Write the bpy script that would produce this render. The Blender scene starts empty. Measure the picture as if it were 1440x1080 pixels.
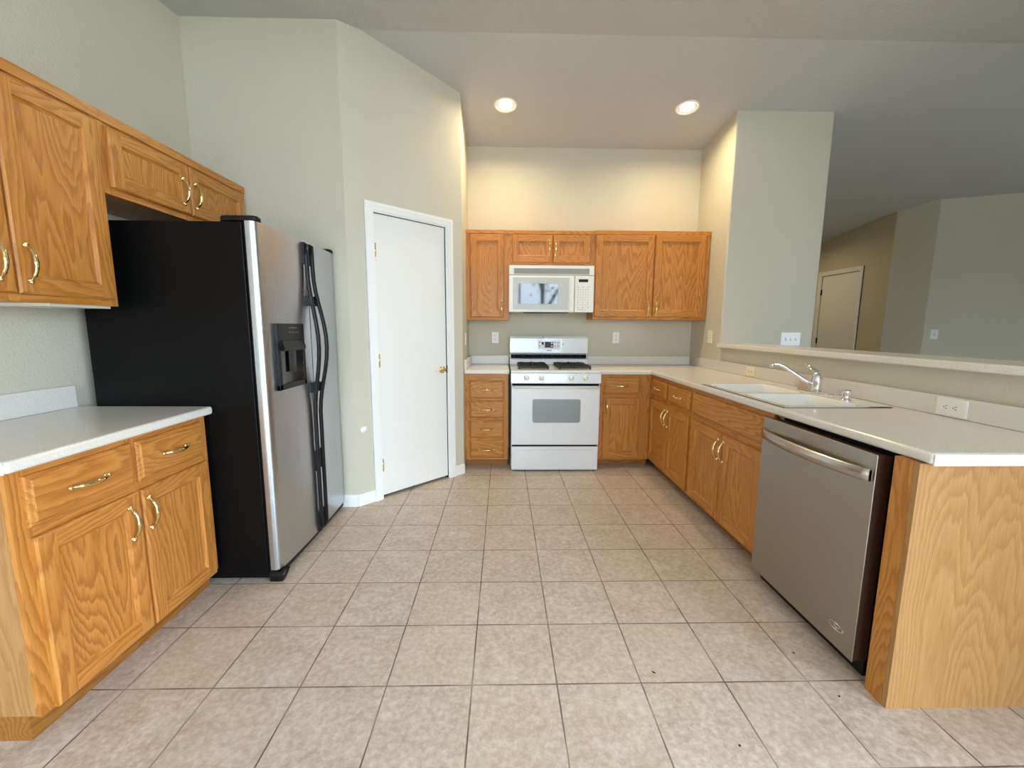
import bpy, bmesh, math, random
from mathutils import Vector, Matrix
random.seed(7)
PI = math.pi
SC = bpy.context.scene
C = SC.collection

# ------------------------------------------------------------------ camera
def make_camera():
    f, pi, ro, ya, h = 587.56, math.radians(7.754), math.radians(.3286), math.radians(1.23), 1.298
    cy, sy = math.cos(ya), math.sin(ya)
    fwd = Vector((sy*math.cos(pi), cy*math.cos(pi), -math.sin(pi)))
    right = Vector((cy, -sy, 0)); up = right.cross(fwd)
    r2 = math.cos(ro)*right + math.sin(ro)*up
    u2 = -math.sin(ro)*right + math.cos(ro)*up
    m = Matrix((r2, u2, -fwd)).transposed().to_4x4()
    m.translation = Vector((0, 0, h))
    cam = bpy.data.cameras.new('camera'); o = bpy.data.objects.new('camera', cam); C.objects.link(o)
    cam.sensor_width = 36; cam.lens = f*36/1440; cam.clip_start = .02; cam.clip_end = 200
    o.matrix_world = m; SC.camera = o
make_camera()

# ------------------------------------------------------------------ world, exposure, daylight
SC.view_settings.view_transform = 'Standard'; SC.view_settings.look = 'None'
SC.view_settings.gamma = 1; SC.view_settings.exposure = 0.42
SC.cycles.use_denoising = True
SC.cycles.max_bounces = 12; SC.cycles.diffuse_bounces = 6; SC.cycles.glossy_bounces = 4
SC.cycles.sample_clamp_indirect = 10
W = bpy.data.worlds.new('sky'); SC.world = W; W.use_nodes = True
bg = W.node_tree.nodes['Background']; bg.inputs[1].default_value = 36.0
_t = W.node_tree; _g = _t.nodes.new('ShaderNodeNewGeometry'); _s = _t.nodes.new('ShaderNodeSeparateXYZ'); _t.links.new(_g.outputs['Incoming'], _s.inputs[0])
_m = _t.nodes.new('ShaderNodeMapRange'); _m.inputs['From Min'].default_value = 0; _m.inputs['From Max'].default_value = -1.0
_m.inputs['To Min'].default_value = .30; _m.inputs['To Max'].default_value = 1.0; _t.links.new(_s.outputs[2], _m.inputs[0])     # overcast sky: three times brighter overhead
_c = _t.nodes.new('ShaderNodeVectorMath'); _c.operation = 'SCALE'; _c.inputs[0].default_value = (.70, .85, 1); _t.links.new(_m.outputs[0], _c.inputs['Scale'])
_t.links.new(_c.outputs[0], bg.inputs[0])
WIN = (-1.0, 2.0, 0.08, 2.78, -5.2)
FILL_WIN = (4.6, 6.2, 0.8, 2.1)  # unseen window added to brighten the living room
SIDE = (-3.9, -.5, .45, 2.7, 3.4)         # side window of the dining bay: y0 y1 z0 z1, x      # opening in the rear wall: x0 x1 z0 z1, y
def light(name, kind, loc, rot, energy, color, **k):
    l = bpy.data.lights.new(name, kind); l.energy = energy; l.color = color
    for a, b in k.items(): setattr(l, a, b)
    o = bpy.data.objects.new(name, l); C.objects.link(o); o.location = loc; o.rotation_euler = rot
    return o
p = light('window_portal', 'AREA', ((WIN[0]+WIN[1])/2, WIN[4]-.02, (WIN[2]+WIN[3])/2), (PI/2, 0, 0), 1, (1, 1, 1),
          shape='RECTANGLE', size=WIN[1]-WIN[0], size_y=WIN[3]-WIN[2])
p.data.cycles.is_portal = True
p = light('side_window_portal', 'AREA', (SIDE[4]+.02, (SIDE[0]+SIDE[1])/2, (SIDE[2]+SIDE[3])/2), (PI/2, 0, PI/2), 1, (1, 1, 1),
          shape='RECTANGLE', size=SIDE[1]-SIDE[0], size_y=SIDE[3]-SIDE[2])
p.data.cycles.is_portal = True
p = light('living_fill_portal', 'AREA', ((FILL_WIN[0]+FILL_WIN[1])/2, .08, (FILL_WIN[2]+FILL_WIN[3])/2), (PI/2, 0, 0), 1, (1, 1, 1),
          shape='RECTANGLE', size=FILL_WIN[1]-FILL_WIN[0], size_y=FILL_WIN[3]-FILL_WIN[2])
p.data.cycles.is_portal = True
WARM = (1, .80, .46)
CAN_POWER = 10; HALL_POWER = 6
CEIL_K = .1185
def ceil_z(y): return 3.212-CEIL_K*(y-3.03) if y > 3.03 else max(3.212-.13*(3.03-y), 2.9)

# ------------------------------------------------------------------ materials
def mat(name):
    m = bpy.data.materials.new(name); m.use_nodes = True
    t = m.node_tree; return m, t, t.nodes['Principled BSDF']
def nd(t, kind, ins=None, **props):
    n = t.nodes.new(kind)
    for k, v in props.items(): setattr(n, k, v)
    for k, v in (ins or {}).items():
        if isinstance(v, bpy.types.NodeSocket): t.links.new(v, n.inputs[k])
        else: n.inputs[k].default_value = v
    return n
def mth(t, op, a, b=None, c=None):
    ins = {0: a}
    if b is not None: ins[1] = b
    if c is not None: ins[2] = c
    return nd(t, 'ShaderNodeMath', ins, operation=op).outputs[0]
def ramp(t, fac, stops):
    r = nd(t, 'ShaderNodeValToRGB', {0: fac}); e = r.color_ramp.elements
    while len(e) < len(stops): e.new(.5)
    for i, (p_, c) in enumerate(stops): e[i].position = p_; e[i].color = (*c, 1)
    return r.outputs[0]
def srgb(r, g, b):
    f = lambda v: ((v/255+.055)/1.055)**2.4 if v > 10 else v/255/12.92
    return (f(r), f(g), f(b))
def mixc(t, fac, a, b, mode='MIX'):
    n = nd(t, 'ShaderNodeMix', data_type='RGBA', blend_type=mode)
    for k, v in ((0, fac), (6, a), (7, b)):
        if isinstance(v, bpy.types.NodeSocket): t.links.new(v, n.inputs[k])
        elif k == 0: n.inputs[k].default_value = v
        else: n.inputs[k].default_value = (*v, 1)
    return n.outputs[2]
def bump(t, b, height, strength, dist):
    n = nd(t, 'ShaderNodeBump', {'Height': height, 'Strength': strength, 'Distance': dist}); t.links.new(n.outputs[0], b.inputs['Normal'])
def plain(name, col, rough=.5, metal=0, spec=.5, coat=0):
    m, t, b = mat(name); b.inputs['Base Color'].default_value = (*col, 1); b.inputs['Roughness'].default_value = rough
    b.inputs['Metallic'].default_value = metal; b.inputs['Specular IOR Level'].default_value = spec; b.inputs['Coat Weight'].default_value = coat
    # faint procedural wear in the gloss
    tc = nd(t, 'ShaderNodeTexCoord').outputs['Object']
    nz = nd(t, 'ShaderNodeTexNoise', {'Vector': tc, 'Scale': 30.0, 'Detail': 3.0}).outputs[0]
    t.links.new(mth(t, 'MULTIPLY_ADD', nz, .06, max(rough-.03, 0)), b.inputs['Roughness'])
    return m
def paint(name, col, tex=.42, sc=100):
    m, t, b = mat(name)
    tc = nd(t, 'ShaderNodeNewGeometry').outputs['Position']
    n1 = nd(t, 'ShaderNodeTexNoise', {'Vector': tc, 'Scale': float(sc), 'Detail': 3.0}).outputs[0]
    n2 = nd(t, 'ShaderNodeTexNoise', {'Vector': tc, 'Scale': 2.5, 'Detail': 2.0}).outputs[0]
    c = mixc(t, mth(t, 'MULTIPLY', n2, .5), col, tuple(v*.93 for v in col))
    t.links.new(c, b.inputs['Base Color']); b.inputs['Roughness'].default_value = .75; b.inputs['Specular IOR Level'].default_value = .25
    bump(t, b, n1, tex, .006)
    return m
def oak(name, vertical, tone=1.0, cols=((204, 142, 70), (192, 127, 55), (166, 105, 43)), ringf=1.0):
    m, t, b = mat(name)
    tc = nd(t, 'ShaderNodeTexCoord').outputs['Object']; oi = nd(t, 'ShaderNodeObjectInfo')
    rnd = mth(t, 'MULTIPLY', oi.outputs['Random'], 41.0)
    off = nd(t, 'ShaderNodeCombineXYZ', {0: rnd, 1: mth(t, 'MULTIPLY', rnd, .37), 2: mth(t, 'MULTIPLY', rnd, .71)}).outputs[0]
    s = (1, 1, .16) if vertical else (.16, 1, 1)
    sc = nd(t, 'ShaderNodeVectorMath', {0: tc, 1: s}, operation='MULTIPLY').outputs[0]
    v = nd(t, 'ShaderNodeVectorMath', {0: sc, 1: off}, operation='ADD').outputs[0]
    base = nd(t, 'ShaderNodeTexNoise', {'Vector': v, 'Scale': 5.0, 'Detail': 1.2, 'Roughness': .35}).outputs[0]
    wob = nd(t, 'ShaderNodeTexNoise', {'Vector': v, 'Scale': 45.0, 'Detail': 3.0, 'Roughness': .6}).outputs[0]
    ph = mth(t, 'MULTIPLY_ADD', base, 26.0, mth(t, 'MULTIPLY', wob, 1.6))
    ring = mth(t, 'FRACT', ph)
    fs = (260, 260, 7) if vertical else (7, 260, 260)
    fine = nd(t, 'ShaderNodeTexNoise', {'Vector': nd(t, 'ShaderNodeVectorMath', {0: tc, 1: fs}, operation='MULTIPLY').outputs[0], 'Scale': 1.0, 'Detail': 3.0, 'Roughness': .6}).outputs[0]
    A, B, D = (tuple(v*tone for v in srgb(*c)) for c in cols)
    col = ramp(t, ring, [(0.0, A), (.45, B), (.78, D), (1.0, A)])
    pores = ramp(t, fine, [(.36, (.80, .74, .68)), (.55, (1, 1, 1))])
    col = mixc(t, .6, col, pores, 'MULTIPLY')
    big = nd(t, 'ShaderNodeTexNoise', {'Vector': v, 'Scale': 2.0, 'Detail': 1.0}).outputs[0]
    col = mixc(t, mth(t, 'MULTIPLY', big, .35), col, B)
    t.links.new(col, b.inputs['Base Color'])
    b.inputs['Roughness'].default_value = .40; b.inputs['Specular IOR Level'].default_value = .35; b.inputs['Coat Weight'].default_value = .12; b.inputs['Coat Roughness'].default_value = .25
    bump(t, b, fine, .12, .0008)
    return m
M = {}
M['wall'] = paint('sage_beige_wall_paint', srgb(205, 200, 183))
M['wall_lamplit'] = paint('lamp_warmed_wall_paint', srgb(206, 196, 168))  # hall walls: the lamp's warm light is put into the paint colour
M['ceiling'] = paint('ceiling_paint', srgb(196, 197, 197), .7, 80)
M['trim'] = plain('white_semi_gloss_trim', srgb(240, 240, 238), .35)
M['door_white'] = plain('white_door_paint', srgb(236, 236, 232), .45)
M['oak'] = oak('oak_vertical_grain', True)
M['oak_h'] = oak('oak_horizontal_grain', False)
PALE = ((182, 138, 89), (174, 129, 80), (164, 117, 68))
M['oak_pale'] = oak('pale_oak_veneer', True, 1.0, PALE)
M['oak_toe'] = oak('oak_toe_kick_darker', False, .6)  # toe-kick oak, evenly darker than the fronts
M['brass'] = plain('polished_brass', srgb(242, 220, 164), .13, 1)
M['chrome'] = plain('chrome', (.82, .83, .84), .08, 1)
M['black'] = plain('black_textured_steel', (.004, .004, .004), .34, 0, .14)
M['black_gloss'] = plain('black_gloss_plastic', (.004, .004, .005), .14, 0, .3)
M['black_plastic'] = plain('black_plastic', (.008, .008, .009), .32, 0, .25)
M['print_dark'] = plain('dark_grey_print', srgb(96, 98, 100), .5)
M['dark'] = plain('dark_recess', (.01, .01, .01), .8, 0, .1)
M['enamel'] = plain('white_enamel', srgb(232, 234, 236), .18, 0, .5, .3)
M['cream'] = plain('cream_white_plastic', srgb(236, 234, 226), .3)
M['grey_print'] = plain('grey_print', srgb(150, 152, 152), .5)
M['grille'] = plain('grey_grille', srgb(176, 176, 166), .5)
M['ivory'] = plain('ivory_plastic', srgb(240, 232, 208), .4)
M['plate'] = plain('white_plate_plastic', srgb(240, 240, 238), .35)
M['porcelain'] = plain('white_sink_enamel', srgb(244, 244, 242), .12, 0, .5, .4)
M['iron'] = plain('cast_iron', srgb(38, 34, 31), .6)
M['caulk'] = plain('dark_caulk_line', srgb(96, 86, 72), .7)
M['glass_oven'] = plain('grey_oven_glass', srgb(140, 146, 148), .12, 0, .6)
M['end_cap'] = plain('laminate_end_cap_lit', srgb(226, 232, 236), .4)  # same laminate as the top, its bright window light put into the colour
M['strip_white'] = plain('white_underside_strip', srgb(232, 228, 212), .5)
M['edge_brown'] = plain('brown_metal_side', srgb(150, 122, 108), .3, .9)  # brownish metal for the sides of the dishwasher door
def steel(name, col, rough, horizontal):
    m, t, b = mat(name)
    tc = nd(t, 'ShaderNodeTexCoord').outputs['Object']
    s = (3, 3, 900) if horizontal else (900, 900, 3)
    v = nd(t, 'ShaderNodeVectorMath', {0: tc, 1: s}, operation='MULTIPLY').outputs[0]
    n = nd(t, 'ShaderNodeTexNoise', {'Vector': v, 'Scale': 1.0, 'Detail': 2.0}).outputs[0]
    t.links.new(mth(t, 'MULTIPLY_ADD', n, .14, rough-.07), b.inputs['Roughness'])
    t.links.new(mixc(t, n, tuple(c*.93 for c in col), col), b.inputs['Base Color'])
    b.inputs['Metallic'].default_value = 1
    return m
M['steel'] = steel('brushed_stainless_steel', srgb(198, 204, 212), .30, False)
M['steel_dark'] = steel('brushed_warm_grey_steel', srgb(176, 172, 166), .34, True)
M['steel_bar'] = steel('satin_steel_bar', srgb(200, 196, 190), .25, True)
def laminate():
    m, t, b = mat('speckled_grey_beige_laminate')
    tc = nd(t, 'ShaderNodeNewGeometry').outputs['Position']
    n = nd(t, 'ShaderNodeTexNoise', {'Vector': tc, 'Scale': 420.0, 'Detail': 3.0}).outputs[0]
    n2 = nd(t, 'ShaderNodeTexNoise', {'Vector': tc, 'Scale': 60.0, 'Detail': 4.0}).outputs[0]
    c = ramp(t, n, [(.36, srgb(206, 201, 193)), (.5, srgb(230, 226, 219)), (.66, srgb(240, 237, 232))])
    c = mixc(t, mth(t, 'MULTIPLY', n2, .3), c, srgb(222, 217, 208))
    # rusty water stain on the splash behind the tap
    dv = nd(t, 'ShaderNodeVectorMath', {0: tc, 1: (1.96, 2.66, .935)}, operation='DISTANCE').outputs['Value']
    st = nd(t, 'ShaderNodeMapRange', {'Value': mth(t, 'MULTIPLY_ADD', n2, .12, dv), 'From Min': .085, 'From Max': .17, 'To Min': .55, 'To Max': 0.0}).outputs[0]
    c = mixc(t, st, c, srgb(186, 142, 116))
    t.links.new(c, b.inputs['Base Color']); b.inputs['Roughness'].default_value = .24; b.inputs['Specular IOR Level'].default_value = .7
    return m
M['laminate'] = laminate()
def tile():
    m, t, b = mat('beige_ceramic_floor_tile')
    pos = nd(t, 'ShaderNodeNewGeometry').outputs['Position']
    sp = nd(t, 'ShaderNodeSeparateXYZ', {0: pos})
    T = .3112; g = []
    for k, o in ((0, -.1106), (1, 1.0569)):
        g.append(mth(t, 'DIVIDE', mth(t, 'SUBTRACT', sp.outputs[k], o), T))
    nzw = nd(t, 'ShaderNodeTexNoise', {'Vector': pos, 'Scale': 14.0, 'Detail': 2.0}).outputs[0]
    wob = mth(t, 'MULTIPLY_ADD', nzw, .006, -.003)
    d = []
    for u in g:
        u2 = mth(t, 'ADD', u, wob)
        d.append(mth(t, 'ABSOLUTE', mth(t, 'SUBTRACT', u2, mth(t, 'ROUND', u2))))
    dm = mth(t, 'MINIMUM', d[0], d[1])
    grout = nd(t, 'ShaderNodeMapRange', {'Value': dm, 'From Min': .0062, 'From Max': .0105, 'To Min': 1.0, 'To Max': 0.0}).outputs[0]
    cell = nd(t, 'ShaderNodeCombineXYZ', {0: mth(t, 'FLOOR', g[0]), 1: mth(t, 'FLOOR', g[1])}).outputs[0]
    wn = nd(t, 'ShaderNodeTexWhiteNoise', {'Vector': cell}, noise_dimensions='3D')
    v = nd(t, 'ShaderNodeVectorMath', {0: pos, 1: nd(t, 'ShaderNodeVectorMath', {0: wn.outputs['Color'], 1: (9, 9, 9)}, operation='MULTIPLY').outputs[0]}, operation='ADD').outputs[0]
    n1 = nd(t, 'ShaderNodeTexNoise', {'Vector': v, 'Scale': 9.0, 'Detail': 8.0, 'Roughness': .68, 'Distortion': .6}).outputs[0]
    n2 = nd(t, 'ShaderNodeTexNoise', {'Vector': v, 'Scale': 46.0, 'Detail': 6.0, 'Roughness': .7}).outputs[0]
    c = ramp(t, n1, [(.34, srgb(166, 149, 132)), (.5, srgb(190, 175, 159)), (.66, srgb(208, 196, 183))])
    c = mixc(t, .5, c, ramp(t, n2, [(.38, srgb(166, 148, 131)), (.5, srgb(195, 179, 163)), (.62, srgb(220, 210, 198))]))
    c = mixc(t, mth(t, 'MULTIPLY', wn.outputs['Value'], .25), c, srgb(196, 176, 156))
    gn = nd(t, 'ShaderNodeTexNoise', {'Vector': pos, 'Scale': 5.0, 'Detail': 2.0}).outputs[0]
    gc = ramp(t, gn, [(.4, srgb(104, 88, 76)), (.66, srgb(158, 142, 126))])
    c = mixc(t, grout, c, gc)
    t.links.new(c, b.inputs['Base Color'])
    t.links.new(mth(t, 'MULTIPLY_ADD', grout, .4, .42), b.inputs['Roughness'])
    hgt = mth(t, 'SUBTRACT', mth(t, 'MULTIPLY', n2, .25), grout)
    bump(t, b, hgt, .5, .002)
    return m
M['tile'] = tile()
def emit(name, col, st):
    m, t, b = mat(name); b.inputs['Emission Color'].default_value = (*col, 1); b.inputs['Emission Strength'].default_value = st
    b.inputs['Base Color'].default_value = (.9, .9, .9, 1); return m
M['lamp'] = emit('lit_lamp_face', (1, .84, .58), 14)
def glassy(name, col, rough):
    m, t, b = mat(name); b.inputs['Base Color'].default_value = (*col, 1); b.inputs['Roughness'].default_value = rough
    b.inputs['Transmission Weight'].default_value = 0; b.inputs['Specular IOR Level'].default_value = 1.0; b.inputs['IOR'].default_value = 1.9
    b.inputs['Coat Weight'].default_value = 1; b.inputs['Coat Roughness'].default_value = .02
    return m
M['mw_glass'] = plain('microwave_window_glass', (.02, .022, .025), .04, 0, .6)
M['mw_glass_frame'] = plain('microwave_pale_glass', srgb(196, 198, 194), .22, 0, .25)
M['bark'] = plain('tree_bark', srgb(84, 70, 58), .9)
M['leaf'] = plain('tree_leaves', srgb(70, 96, 66), .7)
M['ground'] = paint('yard_concrete', srgb(128, 128, 124), .4, 20)
M['fence'] = plain('grey_board_fence', srgb(120, 112, 112), .8)

# ------------------------------------------------------------------ mesh helpers
def B(): return bmesh.new()
def box(bm, x0, x1, y0, y1, z0, z1, mi=0, bev=0):
    vs = [bm.verts.new((x, y, z)) for x in (x0, x1) for y in (y0, y1) for z in (z0, z1)]
    fs = [bm.faces.new([vs[i] for i in q]) for q in ((0, 1, 3, 2), (4, 6, 7, 5), (0, 4, 5, 1), (2, 3, 7, 6), (0, 2, 6, 4), (1, 5, 7, 3))]
    for f in fs: f.material_index = mi
    if bev:
        es = list({e for f in fs for e in f.edges})
        r = bmesh.ops.bevel(bm, geom=es, offset=bev, segments=2, profile=.5, affect='EDGES')
        for f in r['faces']: f.material_index = mi
    return vs
def loft(bm, loops, mi=0, cap0=False, cap1=False, closed=True, smooth=True):
    rings = [[bm.verts.new(p) for p in l] for l in loops]
    for a, b in zip(rings, rings[1:]):
        n = len(a)
        for i in range(n if closed else n-1):
            j = (i+1) % n
            f = bm.faces.new((a[i], a[j], b[j], b[i])); f.material_index = mi; f.smooth = smooth
    if cap0: f = bm.faces.new(rings[0][::-1]); f.material_index = mi
    if cap1: f = bm.faces.new(rings[-1]); f.material_index = mi
    return rings
def tube(bm, pts, rad, n=10, mi=0, flat=1.0):
    pts = [Vector(p) for p in pts]; loops = []
    prev = None
    for i, p in enumerate(pts):
        d = (pts[min(i+1, len(pts)-1)]-pts[max(i-1, 0)]).normalized()
        if prev is None:
            a = Vector((0, 0, 1)) if abs(d.z) < .9 else Vector((1, 0, 0))
            u = d.cross(a).normalized()
        else: u = (prev-d*prev.dot(d)).normalized()
        prev = u; v = d.cross(u)
        r = rad[i] if isinstance(rad, (list, tuple)) else rad
        loops.append([p+u*(r*math.cos(2*PI*k/n))+v*(r*flat*math.sin(2*PI*k/n)) for k in range(n)])
    loft(bm, loops, mi, True, True)
def lathe(bm, prof, axis='Z', n=24, mi=0, c=(0, 0, 0), caps=True):
    loops = []
    for r, h in prof:
        l = []
        for k in range(n):
            a, b = r*math.cos(2*PI*k/n), r*math.sin(2*PI*k/n)
            l.append({'Z': (c[0]+a, c[1]+b, c[2]+h), 'Y': (c[0]+a, c[1]+h, c[2]+b), 'X': (c[0]+h, c[1]+a, c[2]+b)}[axis])
        loops.append(l)
    loft(bm, loops, mi, caps, caps)
def obj(name, bm, mats, parent=None, loc=(0, 0, 0), rotz=0, bevel=0, smooth=False):
    bmesh.ops.recalc_face_normals(bm, faces=bm.faces[:])
    me = bpy.data.meshes.new(name); bm.to_mesh(me); bm.free()
    for m in (mats if isinstance(mats, (list, tuple)) else [mats]): me.materials.append(M[m])
    o = bpy.data.objects.new(name, me); C.objects.link(o); o.location = loc; o.rotation_euler = (0, 0, rotz)
    if parent: o.parent = parent
    if smooth: me.shade_smooth()
    if bevel:
        b = o.modifiers.new('bevel', 'BEVEL'); b.width = bevel; b.segments = 2; b.limit_method = 'ANGLE'; b.angle_limit = math.radians(50)
    return o
def tag(o, label=None, cat=None, group=None, kind=None):
    for k, v in (('label', label), ('category', cat), ('group', group), ('kind', kind)):
        if v: o[k] = v
    return o
def thing(name, label, cat, loc=(0, 0, 0), rotz=0, group=None):
    o = bpy.data.objects.new(name, None); C.objects.link(o); o.location = loc; o.rotation_euler = (0, 0, rotz)
    o.empty_display_size = .1
    return tag(o, label, cat, group)
def struct(name, bm, m, **k): return tag(obj(name, bm, m, **k), kind='structure')
def sbox(name, m, x0, x1, y0, y1, z0, z1, bevel=0):
    bm = B(); cx, cy = (x0+x1)/2, (y0+y1)/2
    box(bm, x0-cx, x1-cx, y0-cy, y1-cy, 0, z1-z0); return struct(name, bm, m, loc=(cx, cy, z0), bevel=bevel)
def pbox(name, m, par, x0, x1, y0, y1, z0, z1, bevel=0):
    bm = B(); c = ((x0+x1)/2, (y0+y1)/2, (z0+z1)/2)
    box(bm, x0-c[0], x1-c[0], y0-c[1], y1-c[1], z0-c[2], z1-c[2]); return obj(name, bm, m, par, loc=c, bevel=bevel)

# ------------------------------------------------------------------ shell
LW, RW, BY, AY = -2.02, 1.98, 4.385, 2.925
REAR = WIN[4]; EX = 8.2
bm = B(); box(bm, LW-.1, SIDE[4]+.1, REAR-.1, 9.2, -.06, 0); box(bm, SIDE[4]+.1, EX, .1, 9.2, -.06, 0)
struct('floor', bm, 'tile')
H = 3.35
def wall_poly(name, m, pts, th, zt=None):
    """vertical wall through a floor polyline, room side along pts; top follows the vault"""
    bm = B()
    out = []
    for i, (a, b) in enumerate(zip(pts, pts[1:])):
        a, b = Vector(a), Vector(b); n = Vector((-(b-a).y, (b-a).x)).normalized()*th
        vs = []
        for q in (a, b, b+n, a+n):
            y = q.y; z = (zt if zt else 3.34)
            vs.append((q.x, q.y, z))
        lo = [bm.verts.new((x, y, 0)) for x, y, z in vs]; hi = [bm.verts.new(v) for v in vs]
        bm.faces.new(lo[::-1]); bm.faces.new(hi)
        for k in range(4): bm.faces.new((lo[k], lo[(k+1) % 4], hi[(k+1) % 4], hi[k]))
    return struct(name, bm, m)
wall_poly('wall_left', 'wall', [(LW, AY+.1), (LW, REAR)][::-1], .1)
PL = Vector((-1.05, 2.917)); PR = Vector((-.348, 3.615)); PD = (PR-PL).normalized(); PN = Vector((-PD.y, PD.x)); ANG = math.atan2(PD.y, PD.x); PLEN = (PR-PL).length
wall_poly('wall_alcove', 'wall', [(LW, PL.y), (PL.x, PL.y)], .1)
# angled pantry wall with its door opening, in wall coordinates (u along, v into the wall)
U0, U1, DT = .196, .818, 2.085
bm = B()
def pb(u0, u1, z0, z1, v0=0, v1=.1): box(bm, u0, u1, v0, v1, z0, z1)
pb(0, U0, 0, 3.34); pb(U1, PLEN, 0, 3.34); pb(U0, U1, DT, 3.34)
struct('wall_pantry', bm, 'wall', loc=(PL.x, PL.y, 0), rotz=ANG)
wall_poly('wall_return', 'wall', [(PR.x, PR.y), (PR.x-.012, BY+.1)], .1)
wall_poly('wall_back', 'wall', [(-.45, BY), (RW+.05, BY)], .1)
sbox('wall_column', 'wall', RW-.008, 2.815, 3.772, 4.75, 0, 3.34, bevel=.012)
# half wall under the bar ledge
sbox('wall_half', 'wall', 1.985, 2.13, 1.26, 3.772, 0, 1.126)
# hall and living room beyond
HX, HY = 5.33, 5.81
bm = B()
HD0, HD1 = 6.30, 7.05
def hb(y0, y1, z0, z1): box(bm, HX, HX+.1, y0, y1, z0, z1)
hb(HY, HD0, 0, 3.1); hb(HD1, 8.6, 0, 3.1); hb(HD0, HD1, 2.165, 3.1)
struct('wall_hall', bm, 'wall_lamplit')
wall_poly('wall_living_angled', 'wall', [(HX, HY), (5.53, 5.43)], .1)
wall_poly('wall_living_back', 'wall', [(5.53, 5.43), (EX, 4.72)], .1)
wall_poly('wall_living_right', 'wall', [(EX, 4.8), (EX, .1)], .1)
wall_poly('wall_hall_end', 'wall_lamplit', [(LW, 8.6), (HX+.1, 8.6)], .1)
wall_poly('wall_hall_left', 'wall_lamplit', [(2.75, 4.7), (2.75, 8.7)], .1)
wall_poly('wall_behind_pantry', 'wall', [(LW-.1, BY+.1), (LW-.1, AY)], .1)
wall_poly('wall_kitchen_far', 'wall', [(LW-.1, BY+.15), (2.0, BY+.15)], .1)
sbox('wall_light_blocker', 'wall', 2.35, 2.45, .1, 1.2, 0, 3.34)  # unseen wall added to keep window light off the living room
sbox('wall_dining_far', 'wall', 2.35, SIDE[4]+.1, .1, .2, 0, 3.34)
bm = B()
for a in ((REAR, SIDE[0], 0, 3.34), (SIDE[1], .2, 0, 3.34), (SIDE[0], SIDE[1], 0, SIDE[2]), (SIDE[0], SIDE[1], SIDE[3], 3.34)): box(bm, SIDE[4], SIDE[4]+.1, *a)
struct('wall_dining_right', bm, 'wall')
wn3 = tag(thing('window_3', None, None, (SIDE[4]+.05, (SIDE[0]+SIDE[1])/2, SIDE[2]), PI/2), kind='structure')
hw, hh = (SIDE[1]-SIDE[0])/2, SIDE[3]-SIDE[2]
bm = B()
for a in ((-hw, -hw+.05, 0, hh), (hw-.05, hw, 0, hh), (-.03, .03, 0, hh), (-hw, hw, 0, .05), (-hw, hw, hh-.05, hh)): box(bm, a[0], a[1], -.03, .03, a[2], a[3])
obj('window_frame', bm, 'trim', wn3)
# rear wall around the patio window
bm = B()
x0, x1, z0, z1, yy = WIN
u0_, u1_, w0_, w1_ = FILL_WIN
for a in ((LW, x0, 0, 3.3), (x1, SIDE[4]+.1, 0, 3.3), (x0, x1, 0, z0), (x0, x1, z1, 3.3)): box(bm, a[0], a[1], yy-.1, yy, a[2], a[3])
struct('wall_rear', bm, 'wall')
bm = B()
for a in ((SIDE[4]+.1, u0_, 0, 3.3), (u1_, EX, 0, 3.3), (u0_, u1_, 0, w0_), (u0_, u1_, w1_, 3.3)): box(bm, a[0], a[1], .1, .2, a[2], a[3])
struct('wall_living_near', bm, 'wall')
# vaulted ceiling
bm = B()
for xa, xb, ys in ((LW-.1, SIDE[4]+.1, [REAR-.1, .63, 3.03, 9.0]), (SIDE[4]+.1, EX+.1, [.1, .63, 3.03, 9.0])):
    lo = [[bm.verts.new((x, y, ceil_z(y))) for x in (xa, xb)] for y in ys]
    hi = [[bm.verts.new((x, y, 3.6)) for x in (xa, xb)] for y in ys]
    for i in range(3):
        bm.faces.new((lo[i][0], lo[i][1], lo[i+1][1], lo[i+1][0])); bm.faces.new((hi[i][0], hi[i+1][0], hi[i+1][1], hi[i][1]))
        for k in (0, 1): bm.faces.new((lo[i][k], lo[i+1][k], hi[i+1][k], hi[i][k]))
    for i in (0, 3): bm.faces.new((lo[i][0], lo[i][1], hi[i][1], hi[i][0]))
bmesh.ops.remove_doubles(bm, verts=bm.verts, dist=1e-4)
struct('ceiling', bm, 'ceiling')
# patio window frame
wn = tag(thing('window_1', None, None, ((x0+x1)/2, yy-.05, z0)), kind='structure')
hw, hh = (x1-x0)/2, z1-z0
bm = B()
for a in ((-hw, -hw+.05, 0, hh), (hw-.05, hw, 0, hh), (-.03, .03, 0, hh), (-hw, hw, 0, .06), (-hw, hw, hh-.06, hh), (-hw, hw, 1.62, 1.66)): box(bm, a[0], a[1], -.03, .03, a[2], a[3])
obj('window_frame', bm, 'trim', wn)
wn2 = tag(thing('fill_window', None, None, ((u0_+u1_)/2, .15, w0_)), kind='structure')  # frame of the added window that brightens the living room
hw, hh = (u1_-u0_)/2, w1_-w0_
bm = B()
for a in ((-hw, -hw+.05, 0, hh), (hw-.05, hw, 0, hh), (-.03, .03, 0, hh), (-hw, hw, 0, .05), (-hw, hw, hh-.05, hh)): box(bm, a[0], a[1], -.03, .03, a[2], a[3])
obj('window_frame', bm, 'trim', wn2)
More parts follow.
